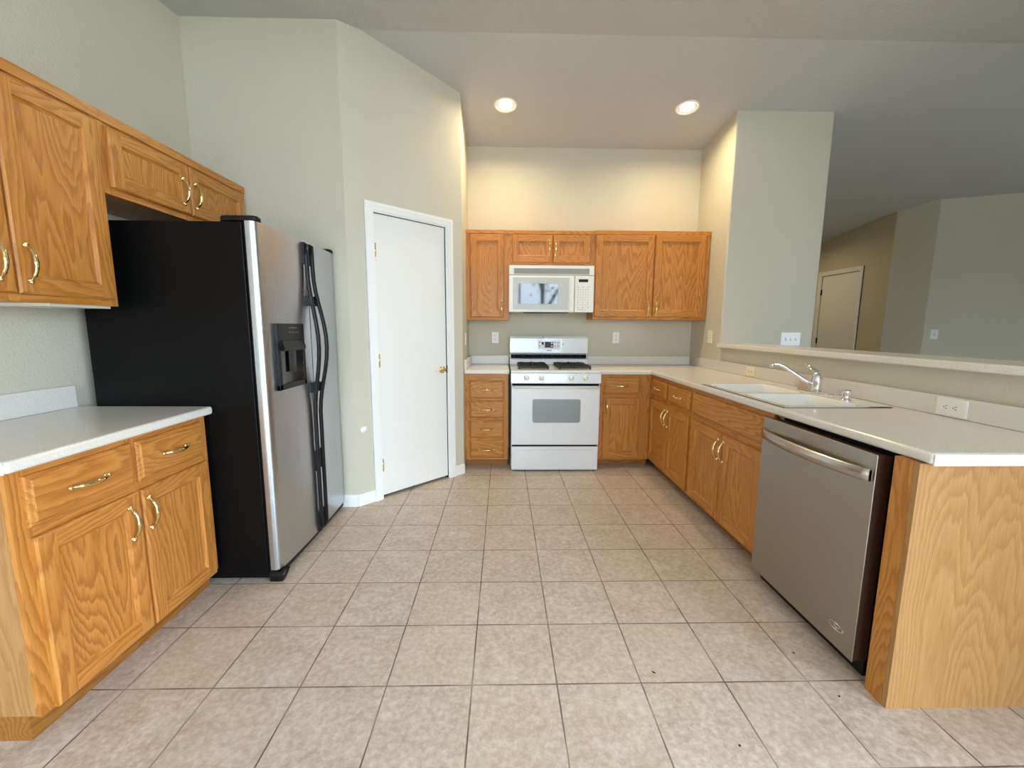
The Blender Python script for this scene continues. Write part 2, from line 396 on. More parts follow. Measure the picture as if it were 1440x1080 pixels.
# yard outside the window
sbox('ground', 'ground', -14, 18, -24, .1, -.16, -.07)
f = pbox('board_fence', 'fence', None, -8, 12, -13.1, -13.0, -.05, 1.7); tag(f, 'grey board fence at the far end of the yard outside the patio window', 'fence')
def tree(x, y, h, seed):
    rr = random.Random(seed)
    t = thing('bare_tree', ('thick tree outside the patio window, mirrored in the microwave door' if seed == 1 else 'slender tree at the left of the yard outside the patio window'), 'tree', (x, y, -.05))
    bm = B(); tips = []
    def br(p, d, L, r, dep):
        q = p+d*L; tube(bm, [p, (p+q)/2+Vector((rr.uniform(-.05, .05), 0, 0)), q], [r, r*.85, r*.65], 5)
        tips.append(q)
        if dep == 0: return
        for _ in range(3):
            nd_ = (d+Vector((rr.uniform(-.8, .8), rr.uniform(-.8, .8), rr.uniform(-.1, .5)))).normalized()
            br(q, nd_, L*rr.uniform(.55, .8), r*.6, dep-1)
    br(Vector((0, 0, 0)), Vector((.03, 0, 1)), h*.34, .13 if seed == 1 else .09, 5)
    obj('trunk', bm, 'bark', t)
    bm = B()
    for q in tips:
        for _ in range(9):
            c = q+Vector((rr.gauss(0, .16), rr.gauss(0, .16), rr.gauss(0, .16))); s = rr.uniform(.04, .09)
            a = Vector((rr.uniform(-1, 1), rr.uniform(-1, 1), rr.uniform(-1, 1))).normalized(); b_ = a.orthogonal().normalized()
            bm.faces.new([bm.verts.new(c+a*s), bm.verts.new(c+b_*s*.6), bm.verts.new(c-a*s), bm.verts.new(c-b_*s*.6)])
    lf = obj('leaves', bm, 'leaf', t); lf['kind'] = 'stuff'
tree(1.5, -9.0, 5.2, 1); tree(-2.6, -11, 4.6, 2); tree(7.2, -10, 4.6, 3)
bpy.data.objects['bare_tree.002']['label'] = 'spreading tree at the far right of the yard behind the camera'

# ------------------------------------------------------------------ pantry door, casing, baseboards
def casing(name, loc, rotz, u0, u1, top, wd=.066, flip=1):
    """casing round an opening u0..u1, on the wall face v=0 and towards -v"""
    bm = B()
    for k, (th, w0, w1) in enumerate(((.012, 0, wd), (.018, .012, wd), (.022, wd*.62, wd-.004))):
        for s, u in ((-1, u0), (1, u1)):
            a, b = sorted((u+s*w0, u+s*w1)); box(bm, a, b, -th, -.0005*k, 0, top+w1)
        box(bm, u0-w0, u1+w0, -th-.0004, 0, top+w0, top+w1)
    return struct(name, bm, 'trim', loc=loc, rotz=rotz)
casing('trim_1', (PL.x, PL.y, 0), ANG, U0, U1, DT)
d1 = tag(thing('door_1', None, None, (PL.x, PL.y, 0), ANG), kind='structure')
pbox('door_slab', 'door_white', d1, U0+.003, U1-.0025, .006, .045, .022, DT-.003, bevel=.002)
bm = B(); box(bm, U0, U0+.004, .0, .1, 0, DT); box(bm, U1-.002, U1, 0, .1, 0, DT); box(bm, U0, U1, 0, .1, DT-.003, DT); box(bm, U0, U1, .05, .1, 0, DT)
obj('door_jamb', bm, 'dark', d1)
for z in (.262, 1.05, 1.83):
    bm = B(); box(bm, -.012, .008, -.012, .004, -.045, .045); tube(bm, [(0, -.012, -.048), (0, -.012, .048)], .006, 8)
    tag(obj('hinge', bm, 'brass', d1, loc=(U0+.006, .006, z)), 'brass hinge')
bm = B()
lathe(bm, [(.0, .0), (.031, 0), (.031, -.006), (.024, -.011), (.011, -.013), (.010, -.035), (.014, -.042), (.012, -.05), (0, -.052)], 'Y', 20)
tube(bm, [(.004, -.046, 0), (-.03, -.05, .004), (-.065, -.05, .0), (-.095, -.046, -.003)], [.012, .0115, .009, .006], 10, flat=.8)
tag(obj('door_handle', bm, 'brass', d1, loc=(.772, .008, .945)), 'brass lever handle')
pbox('latch_plate', 'black_plastic', d1, U1-.003, U1+.010, -.006, .01, .915, .978)
def baseboard(name, a, b, h=.088):
    a, b = Vector(a), Vector(b); L = (b-a).length; bm = B()
    box(bm, 0, L, -.013, 0, 0, h-.012); box(bm, 0, L, -.009, 0, h-.012, h)
    return struct(name, bm, 'trim', loc=(a.x, a.y, 0), rotz=math.atan2((b-a).y, (b-a).x))
baseboard('baseboard_alcove', (LW, PL.y), (PL.x+.003, PL.y))
baseboard('baseboard_pantry_left', PL, PL+PD*(U0-.066))
baseboard('baseboard_pantry_right', PL+PD*(U1+.066), PR)
bm = B(); lathe(bm, [(0, 0), (.026, 0), (.026, -.006), (.02, -.013), (.012, -.017), (0, -.018)], 'Y', 20)
q = PL+PD*.063
tag(obj('wall_bumper', bm, 'plate', loc=(q.x, q.y, .561), rotz=ANG), 'round white bumper on the wall between fridge and pantry door', 'door stop')

# hall door
casing('trim_2', (HX, 7.05, 0), -PI/2, 0, .75, 2.165)
d2 = tag(thing('door_2', None, None, (HX, 7.05, 0), -PI/2), kind='structure')
pbox('door_slab', 'door_white', d2, .006, .744, .01, .045, .02, 2.16, bevel=.002)
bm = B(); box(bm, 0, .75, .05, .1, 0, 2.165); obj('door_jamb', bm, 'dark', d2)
for z in (.3, 1.1, 1.9):
    bm = B(); box(bm, -.01, .008, -.012, .004, -.045, .045); obj('hinge', bm, 'black_plastic', d2, loc=(.006, .006, z))
baseboard('baseboard_hall', (HX, 6.23), (HX, HY))
baseboard('baseboard_living', (5.53, 5.43), (EX, 4.72))

# ------------------------------------------------------------------ recessed lights
def can(name, label, x, y, r=.098, power=CAN_POWER, group=None):
    z = ceil_z(y); ang = -math.atan(CEIL_K)
    t = thing(name, label, 'ceiling light', (x, y, z), 0, group); t.rotation_euler = (ang, 0, 0)
    bm = B(); lathe(bm, [(r, .0), (r, -.006), (r*.93, -.009), (r*.80, -.004), (r*.77, .001)], 'Z', 40, caps=False); obj('trim_ring', bm, 'cream', t, smooth=True)
    bm = B(); lathe(bm, [(r*.8, -.003), (r*.7, .0005), (r*.62, .001)], 'Z', 40, caps=False); obj('baffle', bm, 'cream', t, smooth=True)
    bm = B(); lathe(bm, [(r*.60, -.0015), (r*.5, -.005), (r*.25, -.008), (0.001, -.009)], 'Z', 32, caps=False); obj('lens', bm, 'lamp', t, smooth=True)
    l = light('can_lamp', 'AREA', (0, 0, -.02), (0, 0, 0), power, WARM, shape='DISK', size=.12, spread=math.radians(165)); l.parent = t
    return t
can('recessed_light', 'round recessed ceiling light on the left, above the drawer cabinet', .014, 3.752, group='recessed ceiling lights')
can('recessed_light', 'round recessed ceiling light on the right, beside the pillar', 1.535, 3.745, group='recessed ceiling lights')
can('recessed_light', 'recessed hall ceiling light beyond the pillar', 4.3, 6.9, power=HALL_POWER)

# ------------------------------------------------------------------ cabinets
_h = {}
def handle_mesh():
    if 'm' in _h: return _h['m']
    bm = B(); L = .064; N = 22
    pts, rad = [], []
    for i in range(N+1):
        s = -1+2*i/N; a = abs(s)
        y = -.006-.026*(1-a**2.6)
        pts.append((0, y, s*L*.93)); r = .0048+.0036*(1-a)**.8
        if .70 < a < .80: r += .002
        if a < .08: r += .0012
        rad.append(r)
    tube(bm, pts, rad, 10, flat=.8)
    for s in (-1, 1):
        lathe(bm, [(0, 0), (.0095, 0), (.0095, -.003), (.007, -.006), (.005, -.009), (0, -.010)], 'Y', 12, c=(0, 0, s*L*.95))
        bmesh.ops.create_icosphere(bm, subdivisions=2, radius=.0082, matrix=Matrix.Translation((0, -.005, s*L*1.03)))
    bmesh.ops.recalc_face_normals(bm, faces=bm.faces[:])
    me = bpy.data.meshes.new('handle'); bm.to_mesh(me); bm.free(); me.shade_smooth(); me.materials.append(M['brass']); _h['m'] = me
    return me
def put_handle(par, x, y, z, horiz):
    o = bpy.data.objects.new('handle', handle_mesh()); C.objects.link(o); o.parent = par; o.location = (x, y, z)
    if horiz: o.rotation_euler = (0, PI/2, 0)
    o['label'] = 'brass pull handle'
def door(par, x0, x1, z0, z1, hx, hz, thick=.02, sw=.058):
    """five-piece door: frame mesh with routed edges, recessed panel, brass pull; hx,hz in the cabinet's coordinates"""
    w, h = x1-x0, z1-z0; cx, cz = (x0+x1)/2, (z0+z1)/2
    bm = B(); X, Z = w/2, h/2; e, t = .006, thick
    def ring(ix, iz, y): return [bm.verts.new(q) for q in ((-ix, y, -iz), (ix, y, -iz), (ix, y, iz), (-ix, y, iz))]
    r0 = ring(X, Z, 0); r1 = ring(X, Z, -t+.006); r2 = ring(X-e, Z-e, -t)
    def band(a, b):
        for i in range(4):
            f = bm.faces.new((a[i], a[(i+1) % 4], b[(i+1) % 4], b[i])); f.material_index = 1 if i in (0, 2) else 0
    bm.faces.new(r0[::-1]); band(r0, r1); band(r1, r2)
    ix, iz = X-sw, Z-sw
    # front face: stiles run the full height, rails sit between
    def quad(a, mi):
        f = bm.faces.new([bm.verts.new(q) for q in a]); f.material_index = mi
    for s in (-1, 1):
        quad([(s*(X-e), -t, -Z+e), (s*ix, -t, -Z+e), (s*ix, -t, Z-e), (s*(X-e), -t, Z-e)], 0)
        quad([(-ix, -t, s*(Z-e)), (ix, -t, s*(Z-e)), (ix, -t, s*iz), (-ix, -t, s*iz)], 1)
    r3 = ring(ix, iz, -t); r4 = ring(ix-.002, iz-.002, -t+.005); r5 = ring(ix-.012, iz-.012, -t+.0115)
    band(r3, r4); band(r4, r5)
    bmesh.ops.remove_doubles(bm, verts=bm.verts, dist=1e-5)
    d = obj('door', bm, ['oak', 'oak_h'], par, loc=(cx, 0, cz))
    px, pz = ix-.0105, iz-.0105; bm = B(); box(bm, -px, px, -t+.0108, -.004, -pz, pz)
    obj('panel', bm, 'oak', d)
    if hx is not None: put_handle(d, hx-cx, -t, hz-cz, False)
    return d
def drawer(par, x0, x1, z0, z1, handle=True, name='drawer'):
    w, h = x1-x0, z1-z0; X, Z = w/2, h/2; t = .02; bm = B()
    def ring(ix, iz, y): return [(-ix, y, -iz), (ix, y, -iz), (ix, y, iz), (-ix, y, iz)]
    loft(bm, [ring(X, Z, 0), ring(X, Z, -.008), ring(X-.004, Z-.004, -.012), ring(X-.012, Z-.012, -.0145), ring(X-.016, Z-.016, -t)], 0, True, True, smooth=False)
    d = obj(name, bm, 'oak_h', par, loc=((x0+x1)/2, 0, (z0+z1)/2))
    if handle: put_handle(d, 0, -t, 0, True)
    return d
def face_frame(par, W_, z0, z1, stiles, rails, t=.018):
    """stiles: (x0,x1); rails: (x0,x1,z0,z1)"""
    bm = B()
    for a, b in stiles: box(bm, a, b, 0, t, z0, z1, 0)
    for a, b, c, d in rails: box(bm, a, b, .0006, t, c, d, 1)
    return obj('face_frame', bm, ['oak', 'oak_h'], par)
def cabinet(name, label, cat, loc, rotz, W_, depth, z0, z1, doors=(), drawers=(), stiles=(), rails=(), toe=0, group=None, crown=None, false_fronts=(), hollow=None, side='oak'):
    t = thing(name, label, cat, loc, rotz, group)
    pbox('carcass', side, t, .001, W_-.001, .019, depth, z0+.001, hollow or z1)
    face_frame(t, W_, z0, z1, stiles, rails)
    if toe: pbox('toe_kick', 'oak_toe', t, .004, W_-.004, toe, depth, 0, z0)
    for d in doors: door(t, *d)
    for d in drawers: drawer(t, *d)
    for d in false_fronts: drawer(t, *d, handle=False, name='false_front')
    if crown:
        x0_, x1_, za, zb = crown; bm = B(); box(bm, x0_, x1_, -.008, .03, za, zb)
        obj('top_trim', bm, 'oak_h', t)
    return t
G = 'honey oak base cabinets'; GU = 'honey oak wall cabinets'
# left run (faces +X): local x -> +Y
LF = -1.43; R90 = PI/2
y0 = 1.178
cabinet('base_cabinet', 'wide oak base cabinet on the left, beside the fridge, two drawers above two doors', 'cabinet', (LF, y0, 0), R90, .81, LF-LW-.006, .088, .876,
        doors=[(.038, .404, .086, .658, .352, .55), (.415, .780, .086, .658, .437, .557)],
        drawers=[(.038, .398, .690, .850), (.418, .772, .690, .850)],
        stiles=[(0, .05), (.385, .43), (.765, .81)], rails=[(.05, .385, .088, .11), (.43, .765, .088, .11), (.05, .385, .635, .70), (.43, .765, .635, .70), (.05, .385, .835, .876), (.43, .765, .835, .876)], toe=.045, group=G, side='oak_pale')
# back run (faces -Y)
BF = 3.783
B1x = -.352
cabinet('base_cabinet', 'narrow oak base cabinet with four stacked drawers, left of the range', 'cabinet', (B1x, BF, 0), 0, .40, BY-BF-.006, .07, .876,
        drawers=[(.043, .362, .650, .815), (.043, .362, .468, .630), (.043, .362, .280, .447), (.043, .362, .088, .255)],
        stiles=[(0, .06), (.345, .40)], rails=[(.06, .345, .07, .10), (.06, .345, .80, .876), (.06, .345, .62, .66), (.06, .345, .44, .475), (.06, .345, .25, .285)], toe=.06, group=G)
B2x = .888
cabinet('base_cabinet', 'oak base cabinet right of the range, one drawer above one door', 'cabinet', (B2x, BF, 0), 0, 1.372-B2x, BY-BF-.006, .07, .876,
        doors=[(.036, .376, .088, .660, .062, .575)], drawers=[(.036, .368, .692, .850)],
        stiles=[(0, .055), (.345, 1.372-B2x)], rails=[(.055, .345, .07, .10), (.055, .345, .64, .71), (.055, .345, .835, .876)], toe=.06, group=G)
# right run (faces -X): local x -> -Y
RF = 1.374
y1 = 3.782
cabinet('base_cabinet', 'oak corner base cabinet with two small drawers and two doors, right run far end', 'cabinet', (RF, y1, 0), -R90, y1-2.938, RW-RF-.006, .07, .876,
        doors=[(.005, .407, .086, .655, .378, .555), (.415, .808, .086, .655, .442, .555)],
        drawers=[(.008, .368, .697, .838), (.414, .812, .697, .838)],
        stiles=[(0, .03), (.37, .42), (.79, y1-2.938)], rails=[(.03, .37, .07, .10), (.42, .79, .07, .10), (.03, .37, .64, .71), (.42, .79, .64, .71), (.03, .37, .825, .876), (.42, .79, .825, .876)], toe=.06, group=G)
y2 = 2.936
cabinet('base_cabinet', 'oak sink base cabinet with a long blank front above two doors, next to the dishwasher', 'cabinet', (RF, y2, 0), -R90, y2-2.045, RW-RF-.006, .07, .876,
        doors=[(.028, .440, .082, .650, .412, .545), (.449, .852, .082, .650, .477, .545)],
        false_fronts=[(.020, .852, .690, .842)], hollow=.735,
        stiles=[(0, .04), (.425, .465), (.84, y2-2.045)], rails=[(.04, .84, .07, .10), (.04, .84, .635, .70), (.04, .84, .83, .876)], toe=.06, group=G)
# peninsula end: filler post and veneer panel
t = thing('end_panel', 'pale oak panel closing the near end of the peninsula', 'cabinet panel', (1.322, 1.25, 0))
pbox('filler_post', 'oak', t, 0, .62, .019, .086, 0, .876)
bm = B(); box(bm, -.56, .56, -.009, .009, -.438, .438); obj('veneer_panel', bm, 'oak_pale', t, loc=(.56, .009, .438))
# ---- wall cabinets
UF = 4.078
ZB, ZT, ZC = 1.364, 2.166, 2.198
cabinet('wall_cabinet', 'narrow oak wall cabinet with one door, left of the microwave', 'cabinet', (-.366, UF, 0), 0, .419, BY-UF-.004, ZB, ZT+.01,
        doors=[(.054, .374, 1.392, 2.156, .348, 1.475)], stiles=[(0, .07), (.36, .419)], rails=[(.07, .36, ZB, 1.405), (.07, .36, 2.14, ZT+.01)], crown=(-.002, .42, ZT, ZC), group=GU)
cabinet('wall_cabinet', 'short oak wall cabinet with two doors above the microwave', 'cabinet', (.054, UF, 0), 0, .808, BY-UF-.004, 1.883, ZT+.01,
        doors=[(.028, .408, 1.905, 2.156, .376, 2.035), (.416, .766, 1.905, 2.156, .436, 2.035)],
        stiles=[(0, .035), (.39, .43), (.76, .808)], rails=[(.035, .39, 1.883, 1.92), (.43, .76, 1.883, 1.92), (.035, .76, 2.14, ZT+.01)], crown=(0, .808, ZT, ZC), group=GU)
cabinet('wall_cabinet', 'wide oak wall cabinet with two tall doors, right of the microwave', 'cabinet', (.863, UF, 0), 0, 1.103, BY-UF-.004, ZB+.012, ZT+.014,
        doors=[(.012, .565, 1.402, 2.162, .525, 1.482), (.577, 1.062, 1.404, 2.166, .602, 1.482)],
        stiles=[(0, .04), (.55, .59), (1.04, 1.103)], rails=[(.04, 1.04, ZB+.012, 1.42), (.04, 1.04, 2.14, ZT+.014)], crown=(0, 1.105, ZT+.004, ZC+.006), group=GU)
# left wall cabinets (face +X)
UX = -1.702
W1 = 1.13
c = cabinet('wall_cabinet', 'tall oak wall cabinet above the left worktop, nearest of the wall cabinets', 'cabinet', (UX, W1, 0), R90, 1.913-W1, UX-LW-.004, 1.378, 2.17,
        doors=[(.02, .386, 1.405, 2.137, .334, 1.513), (.394, .756, 1.405, 2.137, .426, 1.513)],
        stiles=[(0, .04), (.37, .41), (.735, 1.913-W1)], rails=[(.04, .735, 1.378, 1.42), (.04, .735, 2.12, 2.17)], crown=(0, 1.913-W1, 2.15, 2.19), group=GU)
pbox('underside_strip', 'strip_white', c, .53, .778, .03, .29, 1.368, 1.379)  # plain white strip under the cabinet
cabinet('wall_cabinet', 'short oak wall cabinet with two doors above the black fridge', 'cabinet', (UX, 1.914, 0), R90, PL.y-1.914-.004, UX-LW-.004, 1.858, 2.17,
        doors=[(.026, .484, 1.887, 2.137, .432, 1.995), (.494, .972, 1.887, 2.137, .522, 1.995)],
        stiles=[(0, .035), (.47, .51), (.95, .998)], rails=[(.035, .95, 1.858, 1.90), (.035, .95, 2.12, 2.17)], crown=(0, .999, 2.15, 2.19), group=GU)

# ------------------------------------------------------------------ worktops
def slab_cells(bm, xs, ys, skip, z0, z1):
    V = {}
    def v(i, j, z):
        k = (i, j, z)
        if k not in V: V[k] = bm.verts.new((xs[i], ys[j], z))
        return V[k]
    cells = {(i, j) for i in range(len(xs)-1) for j in range(len(ys)-1) if not skip(i, j)}
    for i, j in cells:
        bm.faces.new((v(i, j, z1), v(i+1, j, z1), v(i+1, j+1, z1), v(i, j+1, z1)))
        bm.faces.new((v(i, j, z0), v(i, j+1, z0), v(i+1, j+1, z0), v(i+1, j, z0)))
        for di, dj, a, b in ((-1, 0, (0, 0), (0, 1)), (1, 0, (1, 1), (1, 0)), (0, -1, (1, 0), (0, 0)), (0, 1, (0, 1), (1, 1))):
            if (i+di, j+dj) not in cells:
                p_, q_ = (i+a[0], j+a[1]), (i+b[0], j+b[1])
                bm.faces.new((v(*p_, z0), v(*q_, z0), v(*q_, z1), v(*p_, z1)))
WZ0, WZ1 = .8775, .915
def worktop(name, label, loc, bmf, bs, caps=()):
    t = thing(name, label, 'worktop', loc)
    bm = B(); bmf(bm); o = obj('top_slab', bm, 'laminate', t); b = o.modifiers.new('bevel', 'BEVEL'); b.width = .011; b.segments = 4; b.limit_method = 'ANGLE'; b.angle_limit = math.radians(50)
    for a in bs: pbox('backsplash', 'laminate', t, *a, bevel=.004)
    for a in caps: pbox('end_cap', 'end_cap', t, *a, bevel=.003)
    return t
# left
worktop('worktop', 'speckled pale worktop on the left base cabinet', (0, 0, 0), lambda bm: slab_cells(bm, [LW+.002, -1.39], [1.155, 1.998], lambda i, j: False, WZ0, WZ1),
        [(LW+.002, LW+.022, 1.155, 1.978, WZ1+.0005, 1.018)], [(LW+.002, -1.396, 1.151, 1.1548, WZ0, WZ1-.002)])
# left of range
worktop('worktop', 'short speckled worktop above the four-drawer cabinet', (0, 0, 0), lambda bm: slab_cells(bm, [PR.x-.003, .058], [3.735, BY-.001], lambda i, j: False, WZ0, WZ1),
        [(PR.x+.018, .058, BY-.021, BY-.001, WZ1+.0005, 1.003), (PR.x-.002, PR.x+.018, 3.745, BY-.022, WZ1+.0005, 1.003)])
# L-shaped with the sink cut-out
SX0, SX1, SY0, SY1 = 1.372, 1.902, 1.975, 2.812
xs = [.884, 1.338, SX0+.015, SX1-.015, RW-.001]; ys = [1.232, SY0+.015, SY1-.015, 3.735, BY-.001]
worktop('worktop', 'long L-shaped speckled worktop with the sink, running down the peninsula', (0, 0, 0),
        lambda bm: slab_cells(bm, xs, ys, lambda i, j: (i == 0 and j < 3) or (i == 2 and j == 1), WZ0, WZ1),
        [(.884, RW-.012, BY-.021, BY-.001, WZ1+.0005, 1.003), (RW-.018, RW, 1.25, BY-.15, WZ1+.0005, 1.006)], [(1.343, RW, 1.2265, 1.2318, WZ0-.002, WZ1-.003)])
# bar ledge
t = thing('bar_ledge', 'long speckled bar ledge capping the half wall behind the sink', 'ledge', (0, 0, 0))
bm = B(); box(bm, 1.932, 2.262, 1.235, 3.768, 1.1265, 1.164); o = obj('ledge_top', bm, 'laminate', t); b = o.modifiers.new('b', 'BEVEL'); b.width = .010; b.segments = 4
b.limit_method = 'ANGLE'

# ------------------------------------------------------------------ sink and tap
def rr(x0, x1, y0, y1, r, z, n=6):
    out = []
    for cx, cy, a0 in ((x1-r, y1-r, 0), (x0+r, y1-r, PI/2), (x0+r, y0+r, PI), (x1-r, y0+r, 1.5*PI)):
        for k in range(n): a = a0+PI/2*k/(n-1); out.append((cx+r*math.cos(a), cy+r*math.sin(a), z))
    return out
t = thing('kitchen_sink', 'white double-bowl drop-in sink set in the peninsula worktop', 'sink', (0, 0, 0))
zr = .921; bm = B()
DX = 1.79; my = (SY0+SY1)/2
for ya_, yb_ in ((SY0, my), (my, SY1)):
    bx0, bx1, by0, by1 = SX0+.024, DX-.005, ya_+(.024 if ya_ == SY0 else .016), yb_-(.024 if yb_ == SY1 else .016)
    loft(bm, [rr(SX0, DX, ya_, yb_, .0005, zr), rr(bx0, bx1, by0, by1, .05, zr), rr(bx0+.006, bx1-.006, by0+.006, by1-.006, .05, zr-.006),
              rr(bx0+.014, bx1-.014, by0+.014, by1-.014, .05, zr-.09), rr(bx0+.03, bx1-.03, by0+.03, by1-.03, .05, zr-.15), rr(bx0+.07, bx1-.07, by0+.07, by1-.07, .04, zr-.165)], 0, False, True)
box(bm, DX, SX1, SY0, SY1, .9155, zr)
for a in ((SX0-.0, SX0+.002, SY0, SY1), (SX0, SX1, SY0, SY0+.002), (SX0, SX1, SY1-.002, SY1)): box(bm, *a, zr-.006, zr)
obj('basin', bm, 'porcelain', t)
bm = B()
for a in ((SX0-.005, SX0, SY0-.005, SY1+.005), (SX1, SX1+.005, SY0-.005, SY1+.005), (SX0, SX1, SY0-.005, SY0), (SX0, SX1, SY1, SY1+.005)): box(bm, *a, .914, .9185)
tag(obj('rim_seal', bm, 'caulk', t), 'dark sealant line round the rim')
for yc in ((SY0+my)/2, (my+SY1)/2):
    bm = B(); lathe(bm, [(.001, 0), (.03, 0), (.04, .003), (.044, .001)], 'Z', 24, caps=False); obj('drain', bm, 'chrome', t, loc=(1.585, yc, zr-.1645))
t = thing('kitchen_tap', 'chrome single-lever tap with angled spout at the sink', 'tap', (1.845, 2.40, .921))
bm = B(); loft(bm, [rr(-.030, .030, -.14, .14, .029, 0), rr(-.030, .030, -.14, .14, .029, .010), rr(-.022, .022, -.13, .13, .021, .015)], 0, True, True); obj('base_plate', bm, 'chrome', t)
bm = B(); lathe(bm, [(.029, .010), (.028, .03), (.0265, .06), (.0285, .075), (.027, .095), (.020, .115), (.008, .124)], 'Z', 24); obj('tap_body', bm, 'chrome', t)
bm = B(); tube(bm, [(0, 0, .10), (-.004, .012, .125), (-.008, .045, .147), (-.008, .085, .160), (-.008, .112, .164)], [.025, .022, .016, .011, .007], 12, flat=.75); obj('lever', bm, 'chrome', t)
bm = B(); tube(bm, [(-.012, .004, .045), (-.05, .02, .070), (-.13, .055, .130), (-.155, .066, .150), (-.180, .076, .163), (-.205, .086, .166), (-.218, .091, .165)], [.0115, .011, .010, .010, .010, .010, .010], 12)
tube(bm, [(-.214, .090, .172), (-.218, .092, .146)], [.014, .013], 12); obj('spout', bm, 'chrome', t)
bm = B(); lathe(bm, [(0, 0), (.027, 0), (.025, .006), (.019, .01), (.018, .036), (.022, .041), (.022, .055), (.017, .060), (0, .061)], 'Z', 24)
tag(obj('air_gap_cap', bm, 'chrome', loc=(1.815, 2.145, .921)), 'small chrome air gap cap on the sink deck beside the tap', 'air gap')

# ------------------------------------------------------------------ fridge
FX, FD, FY0, FY1, FH = -1.945, -1.180, 2.008, 2.905, 1.772
fr = thing('fridge', 'side-by-side fridge with black sides and stainless doors', 'fridge', (-1.5, 2.45, 0))
ox, oy = -1.5, 2.45
pbox('cabinet_body', 'black', fr, FX-ox, FD-.014-ox, FY0-oy, FY1-oy, .02, FH-.004, bevel=.004)
pbox('door_gasket', 'dark', fr, FD-.0135-ox, FD-.001-ox, FY0+.01-oy, FY1-.01-oy, .06, FH-.012)
def fdoor(ya_, yb_, near):
    """bowed stainless door, rounded at its outer edge"""
    bm = B(); n = 14; prof = []
    R = .028; x0_, xf = FD-ox, -1.128-ox
    ym = (FY0+FY1)/2-oy
    for k in range(n+1):
        y = ya_+(yb_-ya_)*k/n; bow = .014*(1-((y-ym)/((FY1-FY0)/2))**2)
        prof.append((xf+bow-.006, y))
    # round the outer corner
    def rnd(e, s):
        c_ = []
        for k in range(6):
            a = PI/2*k/5
            c_.append((prof[e][0]-R+R*math.sin(a), prof[e][1]+s*(R-R*math.cos(a))))
        return c_
    ins = [p_ for p_ in prof if (p_[1] > ya_+R+.001 or not near) and (p_[1] < yb_-R-.001 or near)]
    if near: L = [(x0_, ya_)]+rnd(0, 1)+ins; L.append((x0_, yb_))
    else: L = [(x0_, ya_)]+ins+rnd(-1, -1)[::-1]+[(x0_, yb_)]
    loft(bm, [[(x, y, z) for x, y in L] for z in (.062, FH)], 0, True, True, smooth=True)
    o = obj('door', bm, 'steel', fr); return o
SPL = 2.475-oy
f1 = fdoor(FY0-oy, SPL-.004, True); f2 = fdoor(SPL+.004, FY1-oy, False)
f1['label'] = 'narrower freezer door with the dispenser'; f2['label'] = 'wider stainless door'
for o in (f1, f2):
    o.data.shade_smooth(); m_ = o.modifiers.new('e', 'EDGE_SPLIT'); m_.split_angle = math.radians(40)
xs_ = -1.116-ox
def fhandle(par, sgn, yb):
    bm = B(); pts, zs = [], 26
    def prof(z):
        t_ = (z-1.19)/.42
        return .012+((.050+.008*sgn)*math.cos(t_*PI/2)**2 if abs(t_) < 1 else 0), sgn*.002
    loops = []
    for k in range(zs+1):
        z = .085+(1.752-.085)*k/zs; o_, s_ = prof(z)
        w = .0135; c_ = (xs_+o_, yb+s_, z)
        loops.append([(c_[0]+.011*math.cos(a)*1.0, c_[1]+w*math.sin(a), z) for a in [2*PI*j/12 for j in range(12)]])
    loft(bm, loops, 0, True, True)
    for z in (.94, 1.44):
        o_, s_ = prof(z); box(bm, xs_-.012, xs_+o_-.004, yb+s_-.010, yb+s_+.010, z-.028, z+.028, 0, .004)
    for z in (.12, .5, 1.7): box(bm, xs_-.014, xs_+.008, yb-.012+sgn*.004, yb+.012+sgn*.004, z-.06, z+.06)
    return obj('handle', bm, 'black_plastic', par)
fhandle(f1, -1, SPL-.034); fhandle(f2, 1, SPL+.032)
# dispenser
dy0, dy1, dz0, dz1 = 2.092-oy, 2.375-oy, .974, 1.310
xd = -1.118-ox
bm = B()
box(bm, xd-.012, xd+.006, dy0, dy1, 1.205, dz1); box(bm, xd-.012, xd+.006, dy0, dy0+.028, dz0, 1.205); box(bm, xd-.012, xd+.006, dy1-.022, dy1, dz0, 1.205); box(bm, xd-.012, xd+.006, dy0, dy1, dz0, dz0+.03)
dp = obj('dispenser', bm, 'black_plastic', fr, bevel=.003)
bm = B(); n = 10
loft(bm, [[(xd+.005-.008*math.sin(PI*k/n)-.001, dy0+.03+(dy1-dy0-.055)*k/n, z) for k in range(n+1)] for z in (dz0+.03, 1.20)], 0, closed=False); obj('recess', bm, 'black_gloss', dp)
bm = B(); loft(bm, [[(xd+.004, y_, 1.225), (xd+.012, y_, 1.222), (xd+.024, y_, 1.185), (xd+.020, y_, 1.172), (xd+.004, y_, 1.172)] for y_ in (dy0+.032, dy1-.026)], 0, True, True, smooth=False); obj('nozzle_cover', bm, 'black_plastic', dp)
bm = B(); box(bm, xd+.002, xd+.008, dy0+.10, dy1-.11, 1.06, 1.172); obj('paddle', bm, 'black_gloss', dp, bevel=.002)
bm = B()
for k in range(5): box(bm, xd+.006, xd+.0066, dy0+.12+.022*k, dy0+.127+.022*k, 1.262, 1.267)
box(bm, xd+.006, xd+.0066, dy0+.12, dy0+.2, 1.287, 1.2895)
obj('control_marks', bm, 'grey_print', dp)
